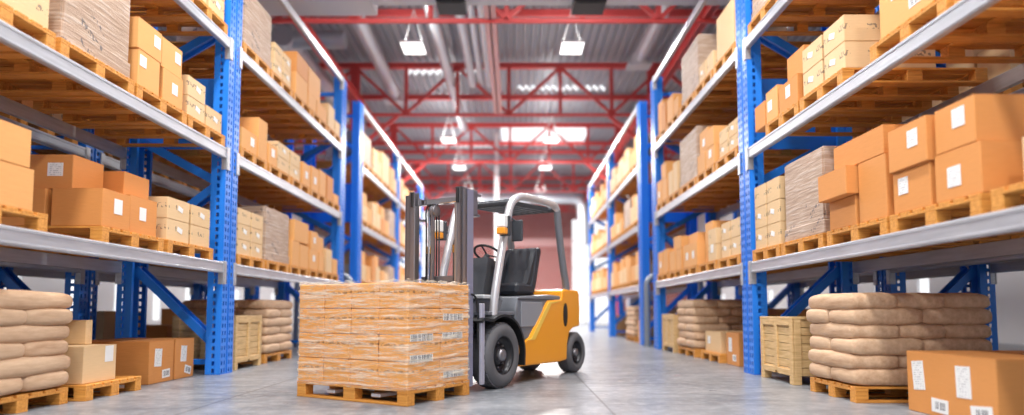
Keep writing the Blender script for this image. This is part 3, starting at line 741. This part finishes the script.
# overhead guard
RPG = mat('rear_pillar_grey', (.20, .21, .235), .35, .2)
def arc_pts(pts, n=6):
    """Catmull-Rom through points"""
    P = [Vector(p) for p in pts]; P = [2 * P[0] - P[1]] + P + [2 * P[-1] - P[-2]]; out = []
    for i in range(1, len(P) - 2):
        for j in range(n):
            t = j / n; a, b2, c, d = P[i - 1], P[i], P[i + 1], P[i + 2]
            out.append(.5 * ((2 * b2) + (c - a) * t + (2 * a - 5 * b2 + 4 * c - d) * t * t + (3 * b2 - a - 3 * c + d) * t ** 3))
    return out + [P[-2]]
for yy in (.085, 2 * CW - .085):
    fo_('guard_pillar', MB().tube(arc_pts([(1.555, yy, .80), (1.6, yy, 1.06), (1.74, yy, 1.55), (1.875, yy, 1.96), (1.95, yy, 2.11), (2.08, yy, 2.2), (2.25, yy, 2.235), (2.6, yy, 2.25), (2.95, yy, 2.25), (3.08, yy, 2.24), (3.16, yy, 2.18)]), .047, 14, flat=1.), FL)
    fo_('rear_pillar', MB().tube(arc_pts([(3.15, yy, 2.2), (3.19, yy, 1.98), (3.25, yy, 1.72), (3.34, yy, 1.4), (3.4, yy, 1.23), (3.42, yy, 1.08)]), .05, 14), RPG)
b = MB()
b.tube([(1.98, .085, 2.13), (1.98, 2 * CW - .085, 2.13)], .035, 10)
fo_('front_cross_tube', b, M['dark'])
fo_('rear_cross_tube', MB().tube([(3.12, .085, 2.2), (3.12, 2 * CW - .085, 2.2)], .035, 10), M['dark'])
for i in range(6):
    yy = .2 + (2 * CW - .4) * i / 5; fo_('roof_slat', MB().bar((2.0, yy, 2.15), (3.12, yy, 2.205), .03, .06), M['dark'])
fo_('roof_visor', MB().prism([(1.96, 2.12), (2.1, 2.185), (2.1, 2.20), (1.94, 2.14)], .12, 2 * CW - .12), M['dark'])
# indicator lamps and mirrors
for yy, s in ((.02, -1), (2 * CW - .02, 1)):
    hl = fo_('headlamp', MB().box(1.60, 1.68, yy - .055, yy + .055, 1.79, 1.935, .012), LENS)
    obj('indicator_lens', MB().box(1.60, 1.68, yy - .055, yy + .055, 1.715, 1.788, .01), ORG, hl)
    obj('lamp_bracket', MB().box(1.68, 1.74, yy - .06, yy + .06, 1.70, 1.93, .01).tube([(1.72, yy, 1.8), (1.83, .085 if s < 0 else 2 * CW - .085, 1.8)], .015, 8), M['dark'], hl)
    mi = fo_('mirror', MB().box(1.93, 1.96, yy + s * .02 - .075, yy + s * .02 + .075, 1.66, 1.91, .012).tube([(1.94, yy, 1.9), (1.88, .085 if s < 0 else 2 * CW - .085, 1.95)], .01, 8), M['dark'])
# mast: outer and inner channels each side, local x front 1.0 .. 1.16
def channel(b, u0, u1, y0, y1, z0, z1, t=.022, open_plus=True):
    b.box(u0, u1, *(sorted((y0, y0 + t)) if open_plus else sorted((y1 - t, y1))), z0, z1)
    b.box(u0, u0 + t, y0, y1, z0, z1); b.box(u1 - t, u1, y0, y1, z0, z1)
for s, ya, nm in ((1, .055, 'near'), (-1, 2 * CW - .055, 'far')):
    y0, y1 = sorted((ya, ya + s * .065)); b = MB(); channel(b, 1.0, 1.11, y0, y1, .07, 2.13, open_plus=s > 0); om_ = fo_('outer_mast', b, FM)
    y0, y1 = sorted((ya - s * .006, ya)); obj('mast_side_rail', MB().box(1.002, 1.108, y0, y1, .07, 2.13), FMl, om_)
    y0, y1 = sorted((ya + s * .06, ya + s * .125)); b = MB(); channel(b, .985, 1.085, y0, y1, .12, 2.16, open_plus=s > 0); fo_('inner_mast', b, FM)
    y0, y1 = sorted((ya + s * .12, ya + s * .15)); b = MB().box(.975, 1.04, y0, y1, .1, 2.0, .006); fo_('mast_guide', b, mat('mast_bronze_grey', (.30, .26, .24), .35, .6) if s > 0 else FM)
    y0, y1 = sorted((ya + s * .095, ya + s * .125)); fo_('mast_cap', MB().box(.965, .99, y0, y1, 1.99, 2.155, .004), M['black'])
    # bracket on top with bolts
    bk = fo_('mast_bracket', MB().box(1.11, 1.20, *sorted((ya, ya + s * .02)), 1.86, 2.14, .006).box(1.11, 1.27, *sorted((ya, ya + s * .1)), 2.08, 2.11, .006).box(1.11, 1.25, *sorted((ya, ya + s * .1)), 1.86, 1.885, .006), FM)
    yc = ya + s * .24
    lc = fo_('lift_cylinder', MB().tube([(1.14, yc, .15), (1.14, yc, 1.5)], .036, 14), M['dark'])
    obj('piston_rod', MB().tube([(1.14, yc, 1.5), (1.14, yc, 2.0)], .018, 12), CHR, lc)
    obj('cylinder_gland', MB().tube([(1.14, yc, 1.48), (1.14, yc, 1.56)], .042, 14), mat('brass_fitting', (.55, .33, .08), .35, .8), lc)
for z, h, u in ((2.05, .06, 1.12), (1.2, .07, 1.2), (.22, .09, 1.2), (.75, .07, 1.2)):
    fo_('mast_cross_member', MB().box(u - .03, u + .03, .14, 2 * CW - .14, z - h / 2, z + h / 2, .008), FM if z < 2 else CHR)
fo_('chain', MB().bar((1.08, CW + .1, .5), (1.08, CW + .1, 1.95), .035, .018), FM)
fo_('chain', MB().bar((1.08, CW - .1 + .25, .5), (1.08, CW - .1 + .25, 1.95), .012, .018), CHR)
fo_('chain_pulley', MB().lathe([(.0001, -.03), (.06, -.03), (.065, -.02), (.05, 0), (.065, .02), (.06, .03), (.0001, .03)], 24, 'y', (1.12, CW + .1, 1.95)), FM)
for i in range(4):
    yy = CW + .12 + i * .035
    fo_('hydraulic_hose', MB().tube(arc_pts([(1.13, yy, .5), (1.13, yy, 1.7), (1.12, yy, 1.93), (1.15, yy - .01, 2.02), (1.19, yy - .02, 1.95), (1.2, yy - .02, 1.6), (1.2, yy - .02, .7)]), .009, 8), M['black'] if i % 2 else M['dark'])
fo_('hydraulic_hose', MB().tube(arc_pts([(1.02, .1, .5), (1.03, .08, .95), (1.1, .045, 1.02), (1.17, .035, .9), (1.18, .035, .5)]), .012, 8), M['black'])
# side plate at the foot of the mast
fo_('mast_side_plate', MB().box(1.19, 1.262, .0, .03, .075, .93, .005), mat('mast_plate_pale', (.50, .50, .60), .35, .3))
# tilt cylinders
for yy in (.24, 2 * CW - .24): fo_('tilt_cylinder', MB().tube([(1.24, yy, .62), (1.62, yy, .68)], .03, 12), M['dark'])
# carriage and forks
b = MB()
for z in (.14, .55): b.box(.99, 1.03, .0 + .1, 2 * CW - .1 + .3, z, z + .1, .006)
for yy in (.14, .4, .68, .95): b.box(1.0, 1.025, yy - .02, yy + .02, .14, .98)
fo_('fork_carriage', b, M['black'])
for yy in (.40, .98):
    fo_('fork', MB().box(.03, 1.0, yy - .055, yy + .055, .055, .088, .004).box(.955, .992, yy - .055, yy + .055, .055, .62, .004), FL)
# hood front details: black grille box beside the pillar
fo_('front_grille', MB().box(1.30, 1.318, .2, .44, .86, .97, .01), M['black'])

# ------------------------------------------------------------------ ceiling equipment
HZ = 9.7
def duct(pts, r, label, plate=None):
    t = thing('air_duct', label, 'air duct', pts[0], 0, 'round ceiling ducts'); p0 = Vector(pts[0])
    b = MB().tube([Vector(p) - p0 for p in pts], r, 18)
    obj('duct_pipe', b, M['galv'], t)
    d = (Vector(pts[-1]) - Vector(pts[0])).normalized(); L = (Vector(pts[-1]) - Vector(pts[0])).length
    k = 1.
    while k < L:
        c = d * k; obj('duct_band', MB().tube([c - d * .02, c + d * .02], r * 1.05, 18), M['galv'], t); k += 2.5
    for k in (.6, L - .8):
        c = d * k; obj('hanger', MB().box(c.x - .01, c.x + .01, c.y - .01, c.y + .01, r * .9, HZ - pts[0][2]), M['galv'], t)
    if plate:
        e = Vector(pts[-1]) - p0
        obj('diffuser', MB().box(e.x - plate, e.x + plate, e.y - .05, e.y + .5, e.z - r - .06, e.z - r + .02, .02).box(e.x - plate * .6, e.x + plate * .6, e.y - .1, e.y + .3, e.z - r, e.z + r * .6, .03), M['ductgrey'], t)
duct([(-2.2, 13.2, 8.8), (-2.2, 27.5, 8.8)], .17, 'long round duct nearest the left hanging lamps, under the roof')
duct([(-1.45, 13.2, 8.8), (-1.45, 22.0, 8.8)], .14, 'first of three parallel round pipes left of the red centre beam')
duct([(-1.15, 13.2, 8.85), (-1.15, 22.0, 8.85)], .12, 'middle of three parallel round pipes left of the red centre beam')
duct([(-.86, 13.2, 8.8), (-.86, 22.0, 8.8)], .12, 'round pipe running right beside the red centre beam')
duct([(-4.2, 13.0, 8.8), (-4.35, 23.0, 8.8)], .21, 'thick round duct ending in a flat diffuser above the left rack', .45)
duct([(3.95, 13.2, 8.8), (3.95, 19.6, 8.8)], .19, 'round duct ending in a flat diffuser above the right rack', .38)
duct([(-6.6, 17.8, 8.7), (-6.6, 27, 8.7)], .3, 'thick silver duct high above the back of the left rack')
duct([(-6.6, 18.1, 8.7), (-4.9, 18.1, 8.7)], .26, 'short silver cross duct above the left rack')
t = thing('box_duct', 'wide grey rectangular duct crossing the aisle at the top edge', 'air duct', (0, 11.8, 7.0))
obj('duct_body', MB().box(-2.85, 6.5, -.9, .75, 0, .7, .02), M['ductgrey'], t)
obj('duct_body', MB().box(-6.2, -2.85, -.9, 1.2, 0, .7, .02), M['ductgrey'], t)
for x in (-5, -2, 2, 5): obj('hanger', MB().box(x - .015, x + .015, -.015, .015, .7, HZ - 7), M['galv'], t)
for k, (x0, x1) in enumerate(((-1.52, -.96), (1.17, 1.8))):
    o = obj('ceiling_speaker', MB().box(-(x1 - x0) / 2, (x1 - x0) / 2, -.6, .0, -.16, 0, .01).box(-(x1 - x0) / 2 + .05, (x1 - x0) / 2 - .05, -.55, -.05, -.175, -.155), M['black'], None, ((x0 + x1) / 2, 12.62, 6.999))
    tag(o, 'black box under the wide grey duct, ' + ('left of' if k == 0 else 'right of') + ' the red centre beam', 'ceiling unit', 'black boxes under the duct')
# far cross duct with elbow
def far_duct():
    t = thing('box_duct', 'blurred silver duct crossing in front of the far wall', 'air duct', (0, 40, 0))
    obj('duct_pipe', MB().tube([(-5.5, 0, 8.0), (3.6, 0, 8.0), (4.1, 0, 7.9), (4.35, 0, 7.5), (4.4, 0, 7.0), (4.4, 0, 5.0)], .42, 16), M['galv'], t)
    for x in (-4, 0, 3): obj('hanger', MB().box(x - .02, x + .02, -.02, .02, 8.4, HZ), M['galv'], t)
far_duct()
# hanging lamps
LAMP = mat('lamp_diffuser', (1, 1, 1), .5, 0, (1, .99, .97), 2.5)
UPL = 22
def lamp(x, y, label, P=330, group='hanging lamps over the aisle'):
    t = thing('hanging_lamp', label, 'lamp', (x, y, 8.0), 0, group)
    obj('lamp_housing', MB().box(-.31, .31, -.40, .40, .012, .07, .01), M['white'], t)
    obj('lamp_diffuser', MB().box(-.29, .29, -.38, .38, 0, .012), LAMP, t)
    for s in (-1, 1): obj('suspension_wire', MB().tube([(s * .27, 0, .07), (0, 0, 1.1), (0, 0, 1.7)], .012, 6), M['white'], t)
    ld_ = bpy.data.lights.new('lamp_light', 'AREA'); ld_.shape = 'RECTANGLE'; ld_.size = .58; ld_.size_y = .76; ld_.energy = P; ld_.color = (1, .98, .95)
    lo = bpy.data.objects.new('lamp_light', ld_); C.objects.link(lo); lo.parent = t; lo.location = (0, 0, -.015)
    lu = ld_.copy(); lu.energy = UPL if y < 20 else UPL * 1.6  # added upward light that brightens the roof and trusses
    uo = bpy.data.objects.new('added_roof_uplight', lu); C.objects.link(uo); uo.parent = t; uo.location = (0, 0, .11); uo.rotation_euler = (PI, 0, 0)
rowsY = (-2., 2.5, 7.2, 12., 17.05, 26.5, 31.7, 38.)  # rows short of the nearest visible pair are unseen, added for more light
for i, y in enumerate(rowsY):
    for x, s in ((-2.75, 'left'), (1.58, 'right')):
        if y in (17.05,): lab = f'bright square hanging lamp, nearest visible on the {s} of the aisle'
        else: lab = f'hanging lamp over the {s} side of the aisle, {["added out of view behind the camera","added unseen behind the front bay","added unseen in the front bay","added unseen above the second bay","","far, beyond the second truss","farther, past the skylight","farthest, before the end wall"][i]}'
        lamp(x, y, lab, 300 if y < 5 else 270 if y < 20 else 700)

# ------------------------------------------------------------------ trusses (red)
TY = [14.73, 22.0, 29.2, 36.4, 43.6]
X0, X1 = -13., 12.
def hbeam(b, p, q, w, h):
    b.bar(p, q, w, h)
for i, y in enumerate(TY):
    t = thing('roof_truss', f'red steel roof truss, {ORD[i]} from the camera' + ('' if i else ', with its lower chord crossing the top edge'), 'truss', (0, y, 7.7), 0, 'red roof trusses')
    obj('bottom_chord', MB().box(X0, X1, -.05, .05, -.05, .05, .01), M['red'], t)
    obj('top_chord', MB().box(X0, X1, -.11, .11, 1.66, 1.84, .01), M['red'], t)
    xs = [1.62 + k * 1.8 for k in range(-8, 6)]
    for j, x in enumerate(xs):
        if not X0 < x < X1: continue
        obj('truss_post', MB().box(x - .06, x + .06, -.06, .06, .07, 1.66), M['red'], t)
        if j + 1 < len(xs) and xs[j + 1] < X1:
            up = (j % 2 == 0)
            obj('truss_diagonal', MB().bar((x, 0, 1.7 if up else .03), (xs[j + 1], 0, .03 if up else 1.7), .1, .1, (0, 1, 0)), M['red'], t)
# longitudinal red members under the roof
def longbeam(x, z, w, h, y0, y1, m, label):
    o = obj('roof_beam', MB().box(-w / 2, w / 2, 0, y1 - y0, -h / 2, -h / 2 + .03).box(-w / 2, w / 2, 0, y1 - y0, h / 2 - .03, h / 2).box(-.02, .02, 0, y1 - y0, -h / 2, h / 2), m, None, (x, y0, z))
    tag(o, label, 'beam', 'lengthwise red roof beams')
longbeam(-.56, 7.84, .27, .26, 10.2, 22.0, M['redwhite'], 'red centre beam coloured as lit, running away along the aisle')
longbeam(-5.2, 7.85, .2, .25, 8, 44, M['red'], 'red lengthwise beam above the back of the left rack')
longbeam(4.55, 7.85, .2, .25, 8, 44, M['red'], 'red lengthwise beam above the back of the right rack')
for i, y in enumerate((18.2, 25.6, 32.8, 34.6, 41.5)):
    o = obj('purlin', MB().box(X0, X1, -.07, .07, -.1, .1, .01), M['red'], None, (0, y, 9.55))
    tag(o, f'red purlin under the corrugated roof, {ORD[i]} from the camera', 'beam', 'red purlins')
# red columns in the flue between racks
ci = 0
for x, s in ((-5.58, 'left'), (4.84, 'right')):
    for i, y in enumerate((22.0, 29.2, 36.4, 43.0) if s == 'left' else (22.0, 29.2)):
        t = thing('steel_column', f'red steel column behind the {s} rack, {ORD[i]} from the camera', 'column', (x, y, 0), 0, 'red steel columns')
        obj('column_shaft', MB().box(-.14, .14, -.14, -.11, .02, 9.5).box(-.14, .14, .11, .14, .02, 9.5).box(-.02, .02, -.11, .11, .02, 9.5), M['red'], t)
        obj('base_plate', MB().box(-.2, .2, -.2, .2, 0, .02), M['red'], t)
        for q in (-1, 1): obj('knee_brace', MB().bar((0, 0, 6.4), (q * 1.5, 0, 7.65), .12, .12, (0, 1, 0)), M['red'], t)
o = obj('steel_column', MB().box(-.1, .1, -.1, .1, 0, 9.6, .01).box(-.17, .17, -.17, .17, 0, .03), M['white'], None, (-.85, 31., 0)); tag(o, 'slim white column standing in the far end of the aisle', 'column')
o = obj('concrete_pier', MB().box(-.35, .35, -.35, .35, 0, 9.5, .05), M['conc'], None, (5.3, 27.9, 0)); tag(o, 'grey concrete pier rising behind the far right rack', 'column')

# ------------------------------------------------------------------ building shell
fl = mat('concrete_floor', (.3, .3, .32), .3)
n, l, b_ = nt(fl)
v = coords(fl, (1, 1, 1)); f1 = noise(fl, v, .8, 6, .6); f2 = noise(fl, v, 9, 6, .7); f3 = noise(fl, coords(fl, (.5, 1.2, 1)), 2.6, 6, .68)
c = ramp(fl, f1, [(.35, (.15, .165, .19)), (.65, (.30, .315, .34))])
c = mixc(fl, ramp(fl, f2, [(.46, (0, 0, 0)), (.66, (.8, .8, .8))]), c, (.40, .41, .43))
c = mixc(fl, ramp(fl, f3, [(.5, (0, 0, 0)), (.66, (.7, .7, .7))]), c, (.13, .14, .16))
s = sep(fl, coords(fl))
def joint(sock, off, per):
    m = math_(fl, 'SUBTRACT', sock, off - per / 2 - 50 * per); m = math_(fl, 'MODULO', m, per); m = math_(fl, 'ABSOLUTE', math_(fl, 'SUBTRACT', m, per / 2)); return math_(fl, 'LESS_THAN', m, .012)
j = math_(fl, 'MAXIMUM', joint(s[0], .825, 3.6), joint(s[1], 7.55, 3.6))
c = mixc(fl, math_(fl, 'MULTIPLY', j, .75), c, (.08, .08, .085)); setc(fl, c)
rr_ = n.new('ShaderNodeMapRange'); rr_.inputs[3].default_value = .2; rr_.inputs[4].default_value = .42; l.new(f3, rr_.inputs[0]); l.new(rr_.outputs[0], b_.inputs['Roughness'])
bump(fl, f2, .004, .25)
struct('floor', MB().box(-14, 13, -6, 48, -.2, 0), fl)
rf = mat('corrugated_roof', (.40, .42, .46), .42, .3)
# corrugated roof sheet with skylight openings, profile real
SK = [(-.6, 3.6, 30.1, 33.9), (-4.0, -1.2, 23.1, 23.5), (.2, 3.6, 24.9, 25.2), (-4.8, -.9, 33.4, 34.2), (-2.6, 2.0, 1., 7.), (-2.6, 2.0, 8.2, 14.2)]  # last two are unseen, added to let soft light onto the aisle
b = MB(); p = .27; xs = []; x = -14.
while x < 13.:
    xs += [(x, 0), (x + p * .35, 0), (x + p * .5, .1), (x + p * .85, .1)]; x += p
ys = sorted({-6., 48., *[q for s_ in SK for q in s_[2:]]})
for yi in range(len(ys) - 1):
    y0, y1 = ys[yi], ys[yi + 1]; ym = (y0 + y1) / 2
    for i in range(len(xs) - 1):
        xm = (xs[i][0] + xs[i + 1][0]) / 2
        if any(s_[0] < xm < s_[1] and s_[2] < ym < s_[3] for s_ in SK): continue
        b.add([(xs[i][0], y0, HZ + xs[i][1]), (xs[i + 1][0], y0, HZ + xs[i + 1][1]), (xs[i + 1][0], y1, HZ + xs[i + 1][1]), (xs[i][0], y1, HZ + xs[i][1])], [(0, 1, 2, 3)])
ceil = struct('ceiling', b, rf); sm = ceil.modifiers.new('t', 'SOLIDIFY'); sm.thickness = .01
sky = mat('skylight_sheet', (.95, .95, .95), .4)
n, l, b_ = nt(sky); tr = n.new('ShaderNodeBsdfTransparent'); mx = n.new('ShaderNodeMixShader'); mx.inputs[0].default_value = .15
l.new(tr.outputs[0], mx.inputs[1]); l.new(b_.outputs[0], mx.inputs[2]); l.new(mx.outputs[0], n['Material Output'].inputs['Surface'])
for i, s_ in enumerate(SK): struct(f'window_{i+1}', MB().box(s_[0], s_[1], s_[2], s_[3], HZ + .02, HZ + .04), sky)
# walls
wl = mat('pale_wall', (.72, .71, .72), .7)
br = mat('red_brick_wall', (.42, .10, .085), .8)
bt = nt(br)[0].new('ShaderNodeTexBrick'); nt(br)[1].new(coords(br, (1, 1, 1), rot=(PI / 2, 0, 0)), bt.inputs['Vector'])
bt.inputs['Color1'].default_value = (.50, .13, .12, 1); bt.inputs['Color2'].default_value = (.40, .09, .08, 1); bt.inputs['Mortar'].default_value = (.6, .45, .42, 1)
bt.inputs['Scale'].default_value = 2.; bt.inputs['Mortar Size'].default_value = .03; setc(br, bt.outputs['Color'])
struct('wall_left', MB().box(-14, -13.8, -6, 48, 1.9, HZ).box(-14, -13.8, -6, 48, 0, .5), wl)
struct('wall_right', MB().box(12.8, 13, -6, 48, 1.9, HZ).box(12.8, 13, -6, 48, 0, .5), wl)
gl = sky
for nm, xx in (('window_7', -13.9), ('window_8', 12.9)):
    w = struct(nm, MB().box(xx - .01, xx + .01, -6, 48, .5, 1.9), sky)
    b = MB(); y = -6.
    while y < 48: b.box(xx - .06, xx + .06, y, y + 1.8, .5, 1.9); y += 2.4
    struct('trim_' + ('1' if xx < 0 else '2'), b, wl)
# end wall with two tall openings
ops = [(-9.4, -6.3, 0, 8.2), (4.3, 7.2, 0, 7.6)]
b = MB()
b.box(-14, -9.4, 47, 47.2, 0, HZ); b.box(-6.3, 4.3, 47, 47.2, 0, HZ); b.box(7.2, 13, 47, 47.2, 0, HZ)
b.box(-9.4, -6.3, 47, 47.2, 8.2, HZ); b.box(4.3, 7.2, 47, 47.2, 7.6, HZ)
struct('wall_back', b, br)
struct('wall_front', MB().box(-14, -2.5, -6.2, -6, 0, HZ).box(2.5, 13, -6.2, -6, 0, HZ).box(-2.5, 2.5, -6.2, -6, 3.6, HZ), wl)  # unseen wall with a gap, added to cut sky light from behind
for i, o_ in enumerate(ops):
    b = MB().box(o_[0], o_[1], 47.08, 47.1, o_[2], o_[3]); struct(f'window_{9+i}', b, sky)
    b = MB()
    for z in (2., 4., 6.): b.box(o_[0], o_[1], 47.02, 47.12, z - .05, z + .05)
    for k in range(1, 3): xx = o_[0] + (o_[1] - o_[0]) * k / 3; b.box(xx - .04, xx + .04, 47.03, 47.11, 0, o_[3])
    struct(f'trim_{3+i}', b, M['white'])
# grey band on the far brick wall
struct('trim_5', MB().box(-6.3, 4.3, 46.95, 47.0, 5.6, 6.2).box(-6.3, 4.3, 46.95, 47.0, 2.2, 2.4), M['redwhite'])

# ------------------------------------------------------------------ world, camera
w = bpy.data.worlds.new('World'); scn.world = w; w.use_nodes = True
bg = w.node_tree.nodes['Background']; bg.inputs[0].default_value = (.95, .97, 1, 1); bg.inputs[1].default_value = 1.6
cam = bpy.data.cameras.new('cam'); co = bpy.data.objects.new('camera', cam); C.objects.link(co)
co.location = (0, 0, .85); co.rotation_euler = (PI / 2 + math.radians(3.84), 0, 0)
cam.sensor_width = 36; cam.lens = 36 * 640 / 1024; cam.shift_x = -2 / 1024; cam.shift_y = (268 - 207.5) / 1024
cam.clip_end = 200; cam.dof.use_dof = True; cam.dof.focus_distance = 6.8; cam.dof.aperture_fstop = .37
scn.camera = co
vs = scn.view_settings; vs.view_transform = 'Standard'; vs.look = 'None'; vs.gamma = 1; vs.use_curve_mapping = False; vs.exposure = .12
